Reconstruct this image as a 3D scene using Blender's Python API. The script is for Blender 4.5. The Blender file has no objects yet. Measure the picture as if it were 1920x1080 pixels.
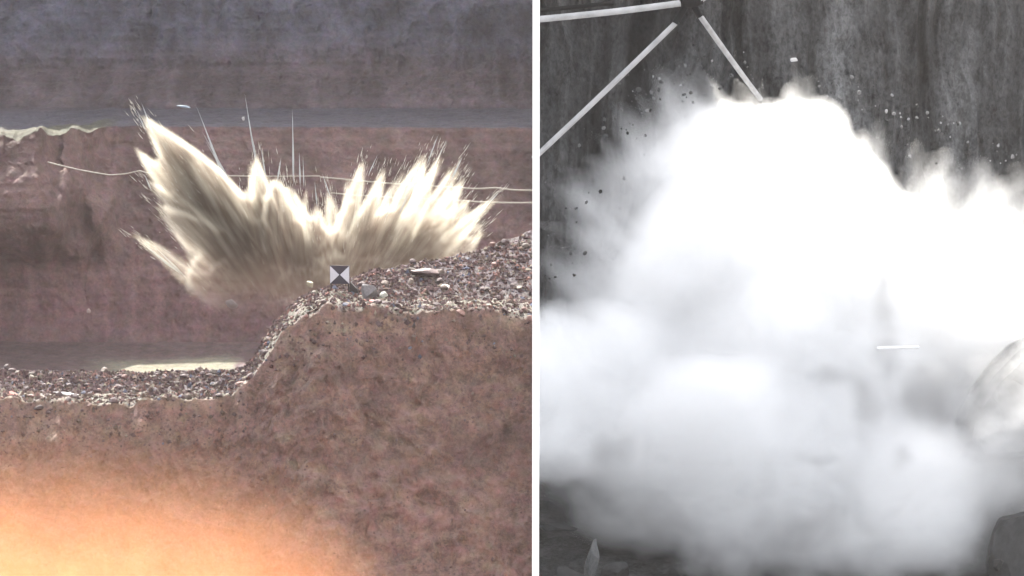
import bpy, math, random
import numpy as np
from mathutils import Vector, Matrix

# ---------------------------------------------------------------- camera, sky, sun, exposure
SC = bpy.context.scene
COL = SC.collection
FPX = 5445.0                      # focal length in photo pixels (1920 wide)
CAM_Z = 20.0
PITCH = math.radians(8.0)
cam_d = bpy.data.cameras.new('camera'); cam = bpy.data.objects.new('camera', cam_d); COL.objects.link(cam)
cam_d.sensor_width = 36.0; cam_d.lens = FPX / 1920 * 36.0
cam_d.clip_start = 0.5; cam_d.clip_end = 20000
cam.location = (0, 0, CAM_Z); cam.rotation_euler = (math.pi / 2 - PITCH, 0, 0)
SC.camera = cam

SUN_ELEV = math.radians(46); SUN_AZ = math.radians(-17)     # azimuth from +Y, negative = to the left
SUN_DIR = Vector((math.sin(SUN_AZ) * math.cos(SUN_ELEV), math.cos(SUN_AZ) * math.cos(SUN_ELEV), math.sin(SUN_ELEV)))
world = bpy.data.worlds.new('World'); SC.world = world; world.use_nodes = True
wn = world.node_tree; wn.nodes.clear()
sky = wn.nodes.new('ShaderNodeTexSky'); sky.sky_type = 'NISHITA'; sky.sun_disc = False
sky.sun_elevation = SUN_ELEV; sky.sun_rotation = SUN_AZ
sky.dust_density = 2.0; sky.air_density = 1.0; sky.ozone_density = 1.0
bg = wn.nodes.new('ShaderNodeBackground'); bg.inputs[1].default_value = 0.15
wo = wn.nodes.new('ShaderNodeOutputWorld')
hs = wn.nodes.new('ShaderNodeHueSaturation'); hs.inputs['Saturation'].default_value = 0.25   # hazy, nearly white sky
wn.links.new(sky.outputs[0], hs.inputs['Color']); wn.links.new(hs.outputs[0], bg.inputs[0]); wn.links.new(bg.outputs[0], wo.inputs[0])
sl = bpy.data.lights.new('sun', 'SUN'); sl.energy = 4.2; sl.angle = math.radians(0.5); sl.color = (1.0, 0.95, 0.86)
so = bpy.data.objects.new('sun', sl); COL.objects.link(so)
so.rotation_euler = SUN_DIR.to_track_quat('Z', 'Y').to_euler()
SC.view_settings.view_transform = 'Standard'; SC.view_settings.look = 'None'
SC.view_settings.exposure = 2.15; SC.view_settings.gamma = 1.0
SC.cycles.use_denoising = True; SC.cycles.use_adaptive_sampling = True; SC.cycles.adaptive_threshold = 0.05
SC.cycles.max_bounces = 20; SC.cycles.diffuse_bounces = 3; SC.cycles.glossy_bounces = 1
SC.cycles.transmission_bounces = 4; SC.cycles.volume_bounces = 20; SC.cycles.transparent_max_bounces = 24
SC.cycles.volume_step_rate = 1.6; SC.cycles.volume_max_steps = 256
SC.cycles.caustics_reflective = False; SC.cycles.caustics_refractive = False

rng = np.random.default_rng(7)
random.seed(7)

# ---------------------------------------------------------------- helpers
def at(px, py, y):
    """World point seen at photo pixel (px, py) standing at world distance y."""
    cx = (px - 960) / FPX; cy = (540 - py) / FPX
    dy = math.cos(PITCH) + cy * math.sin(PITCH); dz = -math.sin(PITCH) + cy * math.cos(PITCH)
    t = y / dy
    return Vector((cx * t, y, CAM_Z + dz * t))

def zpx(py, y):
    cy = (540 - np.asarray(py, float)) / FPX
    return CAM_Z + y * (-math.sin(PITCH) + cy * math.cos(PITCH)) / (math.cos(PITCH) + cy * math.sin(PITCH))

def _hash(ix, iy, iz, seed):
    h = (ix.astype(np.int64) * 374761393 + iy.astype(np.int64) * 668265263 + iz.astype(np.int64) * 2147483647 + seed * 974634777) & 0xffffffff
    h = ((h ^ (h >> 13)) * 1274126177) & 0xffffffff
    h = ((h ^ (h >> 16)) * 2246822519) & 0xffffffff
    return ((h ^ (h >> 15)) & 0xffffff) / float(0xffffff)

def vnoise(x, y, z, seed=0):
    x, y, z = np.broadcast_arrays(np.asarray(x, float), np.asarray(y, float), np.asarray(z, float))
    ix, iy, iz = np.floor(x), np.floor(y), np.floor(z)
    fx, fy, fz = x - ix, y - iy, z - iz
    fx, fy, fz = [f * f * f * (f * (f * 6 - 15) + 10) for f in (fx, fy, fz)]
    r = 0
    for a in (0, 1):
        for b in (0, 1):
            for c in (0, 1):
                w = (fx if a else 1 - fx) * (fy if b else 1 - fy) * (fz if c else 1 - fz)
                r = r + w * _hash(ix + a, iy + b, iz + c, seed)
    return r * 2 - 1

def fbm(x, y, z, octs=4, seed=0, gain=0.5):
    r = 0; a = 1.0; s = 0
    for o in range(octs):
        r = r + a * vnoise(x * 2 ** o + 13.7 * o, y * 2 ** o + 5.1 * o, z * 2 ** o - 9.3 * o, seed + o)
        s += a; a *= gain
    return r / s

def ridged(x, y, z, octs=4, seed=0):
    r = 0; a = 1.0; s = 0
    for o in range(octs):
        r = r + a * (1 - 2 * np.abs(vnoise(x * 2 ** o + 3.7 * o, y * 2 ** o, z * 2 ** o, seed + o)))
        s += a; a *= 0.5
    return r / s

def sm(a, b, x):
    t = np.clip((np.asarray(x, float) - a) / (b - a), 0, 1); return t * t * (3 - 2 * t)

def mesh_from(name, V, F, cols=None, smooth=True):
    V = np.asarray(V, np.float32); F = np.asarray(F, np.int32)
    me = bpy.data.meshes.new(name)
    n = F.shape[1]
    me.vertices.add(len(V)); me.vertices.foreach_set('co', V.ravel())
    me.loops.add(F.size); me.loops.foreach_set('vertex_index', F.ravel())
    me.polygons.add(len(F)); me.polygons.foreach_set('loop_start', np.arange(0, F.size, n, dtype=np.int32))
    me.polygons.foreach_set('use_smooth', np.full(len(F), smooth))
    me.update(calc_edges=True)
    if cols is not None:
        ca = me.color_attributes.new('tint', 'FLOAT_COLOR', 'POINT')
        c4 = np.ones((len(V), 4), np.float32); c4[:, :3] = cols
        ca.data.foreach_set('color', c4.ravel())
    me.validate()
    return me

def grid_faces(nu, nv):
    i = np.arange(nu - 1)[:, None] * nv + np.arange(nv - 1)[None, :]
    i = i.ravel()
    return np.stack([i, i + nv, i + nv + 1, i + 1], 1)

def put(name, me, mat=None, parent=None, **props):
    o = bpy.data.objects.new(name, me); COL.objects.link(o)
    if mat is not None: me.materials.append(mat)
    if parent is not None: o.parent = parent
    for k, v in props.items(): o[k] = v
    return o

def thing(name, label, cat, loc=(0, 0, 0), group=None):
    o = bpy.data.objects.new(name, None); COL.objects.link(o); o.location = loc; o.empty_display_size = 0.3
    o['label'] = label; o['category'] = cat
    if group: o['group'] = group
    return o

class NT:
    def __init__(s, name):
        s.m = bpy.data.materials.new(name); s.m.use_nodes = True; s.t = s.m.node_tree; s.t.nodes.clear()
    def n(s, typ, ins=None, **kw):
        d = s.t.nodes.new(typ)
        for k, v in kw.items(): setattr(d, k, v)
        for k, v in (ins or {}).items():
            if hasattr(v, 'is_output'): s.t.links.new(v, d.inputs[k])
            else: d.inputs[k].default_value = v
        return d
    def math(s, op, a, b=0.0, c=None, clamp=False):
        ins = {0: a, 1: b}
        if c is not None: ins[2] = c
        return s.n('ShaderNodeMath', ins, operation=op, use_clamp=clamp).outputs[0]
    def mix(s, f, a, b, typ='MIX'):
        d = s.n('ShaderNodeMix', {0: f}, data_type='RGBA', blend_type=typ)
        for i, v in ((6, a), (7, b)):
            if hasattr(v, 'is_output'): s.t.links.new(v, d.inputs[i])
            else: d.inputs[i].default_value = (*v, 1) if len(v) == 3 else v
        return d.outputs[2]
    def ramp(s, f, lo, hi):
        return s.n('ShaderNodeMapRange', {0: f, 1: lo, 2: hi}, clamp=True).outputs[0]

# ---------------------------------------------------------------- materials
def earth_mat(name, spec=0.15, scale=1.0, contrast=0.5, bump=0.5, stretch=(1, 1, 1), grey=False):
    g = NT(name)
    tc = g.n('ShaderNodeTexCoord').outputs['Object']
    mp = g.n('ShaderNodeMapping', {0: tc, 3: stretch}).outputs[0]
    tint = g.n('ShaderNodeAttribute', attribute_name='tint').outputs['Color']
    n1 = g.n('ShaderNodeTexNoise', {'Vector': mp, 'Scale': 0.9 * scale, 'Detail': 9.0, 'Roughness': 0.68}).outputs[0]
    n2 = g.n('ShaderNodeTexNoise', {'Vector': mp, 'Scale': 5.5 * scale, 'Detail': 6.0, 'Roughness': 0.7, 'Distortion': 0.6}).outputs[0]
    f = g.math('ADD', g.math('MULTIPLY', n1, 0.5), g.math('MULTIPLY', n2, 0.5))
    v = g.n('ShaderNodeMapRange', {0: f, 1: 0.3, 2: 0.7, 3: 1 - contrast, 4: 1 + contrast}, clamp=False).outputs[0]
    vv = g.n('ShaderNodeCombineColor', {0: v, 1: v, 2: v}).outputs[0]
    c = g.mix(1.0, tint, vv, 'MULTIPLY')
    if not grey:
        n3 = g.n('ShaderNodeTexNoise', {'Vector': mp, 'Scale': 1.7 * scale, 'Detail': 5.0}).outputs['Color']
        n3 = g.n('ShaderNodeMapRange', {'Vector': n3, 'From Min': (0, 0, 0), 'From Max': (1, 1, 1), 'To Min': (.78, .82, .76), 'To Max': (1.22, 1.18, 1.24)}, data_type='FLOAT_VECTOR').outputs['Vector']
        c = g.mix(1.0, c, n3, 'MULTIPLY')
    bp = g.n('ShaderNodeBump', {'Strength': bump, 'Distance': 0.12, 'Height': f}).outputs[0]
    b = g.n('ShaderNodeBsdfPrincipled', {'Base Color': c, 'Roughness': 0.85, 'Normal': bp, 'Specular IOR Level': spec})
    g.n('ShaderNodeOutputMaterial', {0: b.outputs[0]})
    return g.m

def flat_mat(name, col, rough=0.8, metal=0.0, var=0.12, scale=6.0):
    g = NT(name)
    tc = g.n('ShaderNodeTexCoord').outputs['Object']
    n1 = g.n('ShaderNodeTexNoise', {'Vector': tc, 'Scale': scale, 'Detail': 6.0}).outputs[0]
    v = g.n('ShaderNodeMapRange', {0: n1, 1: 0.25, 2: 0.75, 3: 1 - var, 4: 1 + var}).outputs[0]
    c = g.mix(1.0, col, g.n('ShaderNodeCombineColor', {0: v, 1: v, 2: v}).outputs[0], 'MULTIPLY')
    bp = g.n('ShaderNodeBump', {'Strength': 0.3, 'Distance': 0.02, 'Height': n1}).outputs[0]
    b = g.n('ShaderNodeBsdfPrincipled', {'Base Color': c, 'Roughness': rough, 'Metallic': metal, 'Normal': bp, 'Specular IOR Level': 0.2})
    g.n('ShaderNodeOutputMaterial', {0: b.outputs[0]})
    return g.m

def rock_mat(name):
    g = NT(name)
    col = g.n('ShaderNodeObjectInfo').outputs['Color']
    tc = g.n('ShaderNodeTexCoord').outputs['Object']
    n1 = g.n('ShaderNodeTexNoise', {'Vector': tc, 'Scale': 5.0, 'Detail': 6.0, 'Roughness': 0.7}).outputs[0]
    v = g.n('ShaderNodeMapRange', {0: n1, 1: 0.25, 2: 0.75, 3: 0.6, 4: 1.4}).outputs[0]
    c = g.mix(1.0, col, g.n('ShaderNodeCombineColor', {0: v, 1: v, 2: v}).outputs[0], 'MULTIPLY')
    bp = g.n('ShaderNodeBump', {'Strength': 0.5, 'Distance': 0.05, 'Height': n1}).outputs[0]
    b = g.n('ShaderNodeBsdfPrincipled', {'Base Color': c, 'Roughness': 0.7, 'Normal': bp, 'Specular IOR Level': 0.3})
    g.n('ShaderNodeOutputMaterial', {0: b.outputs[0]})
    return g.m

def tint_mat(name, translucent=0.5, rough=0.9):
    g = NT(name)
    tint = g.n('ShaderNodeAttribute', attribute_name='tint').outputs['Color']
    d = g.n('ShaderNodeBsdfDiffuse', {0: tint}).outputs[0]
    t = g.n('ShaderNodeBsdfTranslucent', {0: tint}).outputs[0]
    m = g.n('ShaderNodeMixShader', {0: translucent, 1: d, 2: t}).outputs[0]
    g.n('ShaderNodeOutputMaterial', {0: m})
    return g.m

def veil_mat(name, col, alpha):
    """faint skin of fine dust that closes a cloud"""
    g = NT(name)
    tc = g.n('ShaderNodeTexCoord').outputs['Object']
    n1 = g.n('ShaderNodeTexNoise', {'Vector': tc, 'Scale': 1.5, 'Detail': 5.0}).outputs[0]
    a = g.n('ShaderNodeMapRange', {0: n1, 1: 0.4, 2: 0.7, 3: alpha * 0.2, 4: alpha * 2}).outputs[0]
    t = g.n('ShaderNodeBsdfTransparent').outputs[0]
    d = g.n('ShaderNodeBsdfTranslucent', {0: (*col, 1)}).outputs[0]
    m = g.n('ShaderNodeMixShader', {0: a, 1: t, 2: d}).outputs[0]
    g.n('ShaderNodeOutputMaterial', {0: m})
    return g.m

def dust_mat(name, col, density, aniso, streak=7.0, along=.25, lo=0.35, hi=0.65, floor=0.2, z0=None, z1=None, rmul=0.0, centre=(0, 0, 0), core=None):
    """fog grid thinned by noise that is drawn out along the rays from the blast point"""
    g = NT(name)
    vi = g.n('ShaderNodeAttribute', attribute_name='density').outputs['Fac']
    tc = g.n('ShaderNodeTexCoord').outputs['Object']
    p = g.n('ShaderNodeVectorMath', {0: tc, 1: centre}, operation='SUBTRACT').outputs[0]
    ln = g.n('ShaderNodeVectorMath', {0: p}, operation='LENGTH').outputs['Value']
    di = g.n('ShaderNodeVectorMath', {0: p}, operation='NORMALIZE').outputs[0]
    sc = g.math('ADD', g.math('MULTIPLY', ln, along), streak)
    q = g.n('ShaderNodeVectorMath', {0: di, 'Scale': sc}, operation='SCALE').outputs[0]
    n1 = g.n('ShaderNodeTexNoise', {'Vector': q, 'Scale': 1.0, 'Detail': 3.0, 'Roughness': 0.6}).outputs[0]
    k = g.n('ShaderNodeMapRange', {0: n1, 1: lo, 2: hi, 3: floor, 4: 1.0}).outputs[0]
    dn = g.math('MULTIPLY', g.math('MULTIPLY', vi, k), density)
    if z0 is not None:
        z = g.n('ShaderNodeSeparateXYZ', {0: tc}).outputs[2]
        dn = g.math('MULTIPLY', dn, g.n('ShaderNodeMapRange', {0: z, 1: z0, 2: z1}, interpolation_type='SMOOTHSTEP').outputs[0])
    c = (*col, 1)
    if core is not None:      # brown core darkened, edges paled: backlit rim and shaded body put into the colour
        c = g.mix(g.n('ShaderNodeMapRange', {0: vi, 1: .2, 2: .85}, interpolation_type='SMOOTHSTEP').outputs[0], col, core)
    p = g.n('ShaderNodeVolumePrincipled', {'Color': c, 'Density': dn, 'Anisotropy': aniso, 'Density Attribute': ''})
    g.n('ShaderNodeOutputMaterial', {1: p.outputs[0]})
    return g.m

M_EARTH = earth_mat('brown_earth', contrast=0.72, bump=1.0, scale=1.9)
M_CLIFF = earth_mat('quarry_rock', contrast=0.5, bump=0.5, scale=1.3)
M_GREY = earth_mat('grey_rock', contrast=1.15, bump=0.5, scale=1.3, stretch=(1.1, 1, 0.6), grey=True)
M_ROCK = rock_mat('broken_stone')
M_RUB = tint_mat('gravel_grains', 0.0)
M_SPRAY = tint_mat('dust_streaks', 0.6)

# ---------------------------------------------------------------- white divider strip between the two scenes, built as a wall
DIV_PX = 1005.4
def xdiv(y): return (DIV_PX - 960) / FPX * y * 1.0
def build_divider():
    # the divider strip as a board wall running away from the camera, end on
    y0, y1 = 58.0, 330.0
    k = 1 / math.cos(PITCH)
    th = 13.4 / FPX * y0
    V = []
    for y in (y0, y1):
        for z in (-6, 34):
            for s in (-.5, .5):
                V.append((xdiv(y) * 0.996 + s * th, y, z))
    F = [(0, 1, 3, 2), (5, 4, 6, 7), (1, 5, 7, 3), (4, 0, 2, 6), (2, 3, 7, 6), (4, 5, 1, 0)]
    o = put('divider_wall', mesh_from('divider_wall', V, F, smooth=False), flat_mat('white_paint', (.9, .9, .9), var=0.01),
            label='white divider strip between the two scenes, built as a tall thin wall end on', category='wall')
build_divider()

# ---------------------------------------------------------------- left side ground
def interp(x, pts):
    xs, ys = zip(*pts); return np.interp(x, xs, ys)

LX = [-900, -300, 0, 200, 440, 480, 520, 560, 600, 640, 700, 800, 880, 940, 1000, 1100]
def rim_front(px):  # front edge of the embankment top
    return interp(px, [(-900, 752), (0, 752), (200, 758), (430, 748), (470, 705), (505, 650), (540, 612), (575, 588), (620, 578), (680, 584), (800, 586), (1000, 590), (1200, 590)])
def rim_mid(px):
    return interp(px, [(-900, 738), (0, 738), (200, 740), (430, 735), (470, 690), (505, 632), (540, 585), (575, 560), (620, 545), (680, 556), (800, 562), (1000, 566), (1200, 566)])
def rim_crest(px):
    return interp(px, [(-900, 690), (0, 694), (200, 698), (330, 697), (430, 700), (455, 690), (480, 660), (505, 620), (540, 578), (575, 550), (620, 538), (660, 528), (700, 508), (800, 492), (880, 476), (940, 455), (1000, 436), (1200, 400)])

def build_left_ground():
    nu = 620
    # px parameter, denser in view
    u = np.linspace(0, 1, nu)
    pxs = np.concatenate([np.linspace(-1500, -30, 60), np.linspace(-30, DIV_PX, nu - 60)])
    rows = []   # (y, z) per px, then subdivision counts
    f, m, c = rim_front(pxs), rim_mid(pxs), rim_crest(pxs)
    lef = 1 - sm(440, 620, pxs)
    yf = 80.5 + 0 * pxs; ym = 82.6 + 0 * pxs; yc = 84.6 + 1.6 * sm(650, 1000, pxs)
    key = [
        (np.full(nu, 55.), np.full(nu, -3.)),
        (np.full(nu, 71.), np.full(nu, -3.2)),
        (np.full(nu, 75.9), np.maximum(zpx(f, 80.5) - 9.0, -2.8)),
        (yf, zpx(f, 80.5)),
        (ym, zpx(m, ym)),
        (yc, zpx(c, yc)),
        (yc + 1.2, zpx(c, yc) - 0.6),
        (np.full(nu, 98.), np.full(nu, -3.2)),
        (np.full(nu, 124.), np.full(nu, -2.2)),
        (np.full(nu, 134.), np.full(nu, -2.0)),
    ]
    # lower face (reddish slope) then bench, upper face
    key += [
        (np.full(nu, 136.), np.full(nu, -1.7)),
        (139.5 + 0 * pxs, zpx(400, 139.5) + 0 * pxs),
        (143 + 0 * pxs, zpx(238 + 0.004 * (pxs - 500), 143) + 0 * pxs),
        (155 + 0 * pxs, zpx(203, 155) + 0 * pxs),
        (158 + 0 * pxs, zpx(130, 158) + 0 * pxs),
        (161 + 0 * pxs, zpx(-40, 161) + 0 * pxs),
        (165 + 0 * pxs, 33.5 + 0 * pxs),  # wall top out of view, raised so its shadow covers the bench
        (320 + 0 * pxs, 34 + 0 * pxs),
    ]
    cnt = [10, 30, 260, 60, 70, 30, 30, 20, 20, 10, 110, 110, 70, 60, 120, 20, 10]
    Y, Z, R = [], [], []
    for i, n in enumerate(cnt):
        t = np.linspace(0, 1, n, endpoint=(i == len(cnt) - 1))[:, None]
        Y.append(key[i][0] * (1 - t) + key[i + 1][0] * t); Z.append(key[i][1] * (1 - t) + key[i + 1][1] * t)
        R.append(np.full(n, i) + t[:, 0])
    Y = np.concatenate(Y); Z = np.concatenate(Z); R = np.concatenate(R)[:, None] + 0 * Y
    X = (pxs[None, :] - 960) / FPX * Y
    PX = np.broadcast_to(pxs, X.shape)
    # spur jutting out of the lower face at far left, its top a bit under the bench
    spur = (1 - sm(60, 235, PX + 14 * vnoise(Y * .5, Z * .4, 0, 4) + 26 * vnoise(PX * .04, 0, Z * .5, 9))) * sm(10.0, 11.0, R) * (1 - sm(12.9, 13.05, R))
    Y = Y - 5.8 * spur * sm(10, 11.4, R)
    X = (pxs[None, :] - 960) / FPX * Y
    Z = Z + spur * np.exp(-((R - 12) / .25) ** 2) * (.35 * vnoise(PX * .03, 0, 0, 71) + .2 * vnoise(PX * .09, 0, 0, 72))
    # displacement
    big = fbm(X * .12, Y * .12, Z * .2, 4, 11)
    med = ridged(X * .5, Y * .5, Z * .5, 5, 23)
    fin = fbm(X * 2.2, Y * 2.2, Z * 2.2, 4, 31, 0.6)
    near = (R > 1.5) & (R < 6.8)
    slope = sm(1.2, 1.8, R) * (1 - sm(2.85, 3.0, R))
    top = sm(2.95, 3.1, R) * (1 - sm(6, 6.5, R))
    far = sm(9.6, 10.2, R)
    # near slope: lumps and diagonal gullies
    gul = ridged(X * .45 + Z * .25, Y * 0.1, Z * .16 - X * .1, 4, 40)
    Y = Y - slope * (0.12 * med + 0.24 * gul + 0.75 * fbm(X * .35, Y * .35, Z * .35, 4, 24) + 0.2 * fin + .07 * fbm(X * 7, Y * 7, Z * 7, 2, 25))
    Z = Z + slope * 0.15 * fin + top * (0.10 * med + 0.10 * fin)
    # rough edge of the top
    edge = np.exp(-((R - 3.0) / 0.2) ** 2)
    Y = Y + edge * 0.35 * fbm(X * 1.5, 0, 0, 4, 77); Z = Z + edge * 0.22 * fbm(X * 2.5, 3, 0, 4, 78)
    # far faces: horizontal beds, blocky joints
    bed = vnoise(X * .03, 0, Z * 1.6, 51) + .6 * vnoise(X * .08, 2, Z * 4.5, 52)
    joint = ridged(X * .8, 0.3 * Y, Z * .35, 4, 53)
    face = far * (1 - np.exp(-((R - 12.5) / .45) ** 2))
    Y = Y - face * (0.08 * bed + (0.16 + .3 * sm(12.9, 13.1, R)) * joint + 0.7 * big + 0.14 * fin)
    bench = far * np.exp(-((R - 12.5) / .45) ** 2)
    Z = Z + bench * 0.12 * med + far * 0.1 * fin
    pit = sm(7, 7.5, R) * (1 - sm(9.5, 10, R))
    Z = Z + pit * 0.12 * fbm(X * .3, Y * .3, 0, 3, 60)
    X = X + (slope * 0.2 + face * .2) * fbm(X * 1.4 + 7, Y * 1.4, Z * 1.4, 3, 91)
    X[:, -1] = xdiv(Y[:, -1]); X[:, -2] = np.minimum(X[:, -2], xdiv(Y[:, -2]) - 0.01)
    # rock colours by bed
    def C(r, g, b): return np.array([r, g, b])[None, None, :]
    T = np.zeros(X.shape + (3,))
    w = lambda a: a[..., None]
    soil = C(.146, .092, .079) + 0 * w(X)
    soil = soil * (1 + 0.22 * w(fbm(X * .25, Y * .25, Z * .4, 4, 70)))
    soil = soil + w(sm(.1, .6, fbm(X * .9 + Z, 0, Z * 1.3, 4, 73))) * C(.03, .03, .02)
    soil = soil * (1 - .25 * w(sm(0.15, .5, fbm(X * .35, 4, Z * .9, 4, 74)))) 
    topc = C(.135, .122, .105) + C(.04, .03, .03) * w(fin)
    rub = C(.075, .062, .066) + C(.03, .025, .025) * w(med)
    T = soil * w(1 - sm(2.97, 3.08, R)) + topc * w(sm(2.97, 3.08, R) * (1 - sm(3.9, 4.1, R))) + rub * w(sm(3.9, 4.1, R))
    floorc = C(.074, .049, .049)
    T = T * w(1 - sm(6.2, 7, R)) + floorc * w(sm(6.2, 7, R))
    # pale dry wash in the pit
    fpx = (X / Y) * FPX + 960
    # (its outline is a long tongue)
    d = (Y - (130.6 + 1.3 * sm(150, 420, fpx) + .3 * vnoise(X * .8, 0, 0, 3))) / 1.9
    tong = sm(110, 260, fpx + 30 * vnoise(X, Y, 0, 5)) * (1 - sm(425, 447, fpx + 12 * vnoise(X * 2, Y * 2, 0, 6))) * np.exp(-np.abs(d + .25 * fbm(X * .7, Y * 1.5, 0, 3, 8)) ** 4)
    T = T * w(1 - pit * tong) + C(.15, .14, .105) * w(pit * tong)
    low = C(.078, .049, .047) * (1 + .10 * w(bed)) * (1 + .5 * w(fbm(X * .5, Y * .2, Z * .35, 5, 58, .6)))
    red = C(.110, .060, .062)
    low = low * w(1 - (1 - sm(10.2, 11.0, R)) * .8) + red * w((1 - sm(10.2, 11.0, R)) * .8)
    T = T * w(1 - sm(9.8, 10.2, R)) + low * w(sm(9.8, 10.2, R))
    benchc = C(.046, .042, .053)
    ks = (1 - sm(180, 230, PX)) * (1 - sm(12.25, 12.45, R)); benchc = benchc * w(1 - ks) + C(.048, .046, .034) * (1 + .6 * w(fin)) * w(ks)
    T = T * w(1 - sm(11.97, 12.03, R)) + benchc * w(sm(11.97, 12.03, R))
    blot = fbm(X * .5, Y * .2, Z * .35, 5, 57, .65)
    up = C(.051, .039, .044) * (1 + .10 * w(bed)) * (1 + .7 * w(blot))
    up2 = C(.040, .040, .055) * (1 + .08 * w(bed)) * (1 + .8 * w(blot))
    ku = sm(13.8, 14.5, R + .2 * big)
    up = up * w(1 - ku) + up2 * w(ku)
    T = T * w(1 - sm(12.95, 13.05, R)) + up * w(sm(12.95, 13.05, R))
    T = T * (1 + .35 * w(face * sm(-.2, .8, joint) - face * .3))
    V = np.stack([X, Y, Z], -1)                       # (nv, nu, 3)
    nv = V.shape[0]
    Fc = grid_faces(nv, nu)[:, ::-1]
    R1 = R[:-1, :-1].ravel()
    Vf = V.reshape(-1, 3); Tf = np.clip(T.reshape(-1, 3), .01, .9)
    def cut(name, lo, hi, mat, **kw):
        sel = (R1 >= lo) & (R1 < hi)
        Fs = Fc[sel]; ids = np.unique(Fs); rm = np.zeros(len(Vf), np.int64); rm[ids] = np.arange(len(ids))
        return put(name, mesh_from(name, Vf[ids], rm[Fs], Tf[ids]), mat, **kw)
    cut('embankment_ground', -1, 7.0, M_EARTH, kind='structure')
    cut('pit_ground', 7.0, 10.0, M_EARTH, kind='structure')
    cut('quarry_terrain', 10.0, 99, M_CLIFF, kind='structure')
    return V, R, pxs

GL, GR, GPX = build_left_ground()
from mathutils.bvhtree import BVHTree
def bvh_of(*names):
    dg = bpy.context.evaluated_depsgraph_get(); out = []
    for n in names:
        me = bpy.data.objects[n].data
        vs = np.empty(len(me.vertices) * 3, np.float32); me.vertices.foreach_get('co', vs)
        fs = np.empty(len(me.loops), np.int32); me.loops.foreach_get('vertex_index', fs)
        out.append(BVHTree.FromPolygons(vs.reshape(-1, 3).tolist(), fs.reshape(-1, 4).tolist()))
    return out
BV_EMB, BV_PIT = bvh_of('embankment_ground', 'pit_ground')
def zground(x, y, bv=None):
    h = (bv or BV_EMB).ray_cast(Vector((x, y, 60)), Vector((0, 0, -1)))[0]
    return h.z if h is not None else 0.0

# ---------------------------------------------------------------- right side ground
def build_right_ground():
    nu = 420
    pxs = np.concatenate([np.linspace(DIV_PX, 1950, nu - 60), np.linspace(1955, 3600, 60)])
    key = [(55, -3.0), (84, -3.0), (92, -2.2), (104, -1.6), (107, -0.6), (109.5, 8.0), (112.5, 19.0), (116, 26.), (320, 28.)]
    cnt = [8, 40, 60, 30, 70, 260, 120, 30, 10]
    cnt = cnt[:len(key) - 1]
    Y, Z, R = [], [], []
    for i, n in enumerate(cnt):
        t = np.linspace(0, 1, n, endpoint=(i == len(cnt) - 1))[:, None]
        Y.append(key[i][0] * (1 - t) + key[i + 1][0] * t + 0 * pxs); Z.append(key[i][1] * (1 - t) + key[i + 1][1] * t + 0 * pxs)
        R.append(np.full(n, i) + t[:, 0])
    Y = np.concatenate(Y); Z = np.concatenate(Z); R = np.concatenate(R)[:, None] + 0 * Y
    X = (pxs[None, :] - 960) / FPX * Y
    cl = sm(4, 4.6, R)
    wx = X + .8 * fbm(X * .3, 0, Z * .2, 3, 5)
    rib = ridged(wx * .7, 0, Z * .07, 4, 15)
    rib2 = ridged(wx * 2.2, 3, Z * .2, 4, 16)
    fin = fbm(X * 3, Y * 3, Z * 2, 4, 17, .6)
    Y = Y - cl * (0.6 * rib + 0.2 * rib2 + 0.15 * fin)
    fl = 1 - cl
    Z = Z + fl * (0.25 * fbm(X * .5, Y * .5, 0, 4, 18) + .06 * fin)
    X[:, 0] = xdiv(Y[:, 0])
    w = lambda a: a[..., None]
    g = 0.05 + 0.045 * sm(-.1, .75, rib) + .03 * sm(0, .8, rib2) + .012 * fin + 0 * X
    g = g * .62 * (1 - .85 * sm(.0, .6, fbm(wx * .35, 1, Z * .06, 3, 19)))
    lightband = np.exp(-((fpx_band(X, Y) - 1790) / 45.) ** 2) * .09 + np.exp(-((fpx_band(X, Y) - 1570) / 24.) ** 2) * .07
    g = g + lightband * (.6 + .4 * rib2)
    g = np.where(R < 4.2, .05 + .025 * fbm(X * .6, Y * .6, 0, 4, 21), g)
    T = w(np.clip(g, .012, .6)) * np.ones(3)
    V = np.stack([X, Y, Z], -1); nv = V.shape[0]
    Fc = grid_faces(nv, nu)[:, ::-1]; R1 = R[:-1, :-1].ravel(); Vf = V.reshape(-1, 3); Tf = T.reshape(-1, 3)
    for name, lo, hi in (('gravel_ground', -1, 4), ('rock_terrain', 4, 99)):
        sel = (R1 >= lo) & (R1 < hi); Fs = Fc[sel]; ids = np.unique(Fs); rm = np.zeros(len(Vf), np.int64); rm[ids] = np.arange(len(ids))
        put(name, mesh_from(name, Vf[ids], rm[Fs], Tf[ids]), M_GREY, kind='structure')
def fpx_band(X, Y): return X / Y * FPX + 960
build_right_ground()

def build_plain():
    V = [(-400, -50, -8), (400, -50, -8), (400, 450, -8), (-400, 450, -8)]
    put('plain_ground', mesh_from('plain_ground', V, [(0, 1, 2, 3)], np.full((4, 3), (.2, .15, .13))), M_EARTH, kind='structure')
build_plain()

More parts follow.
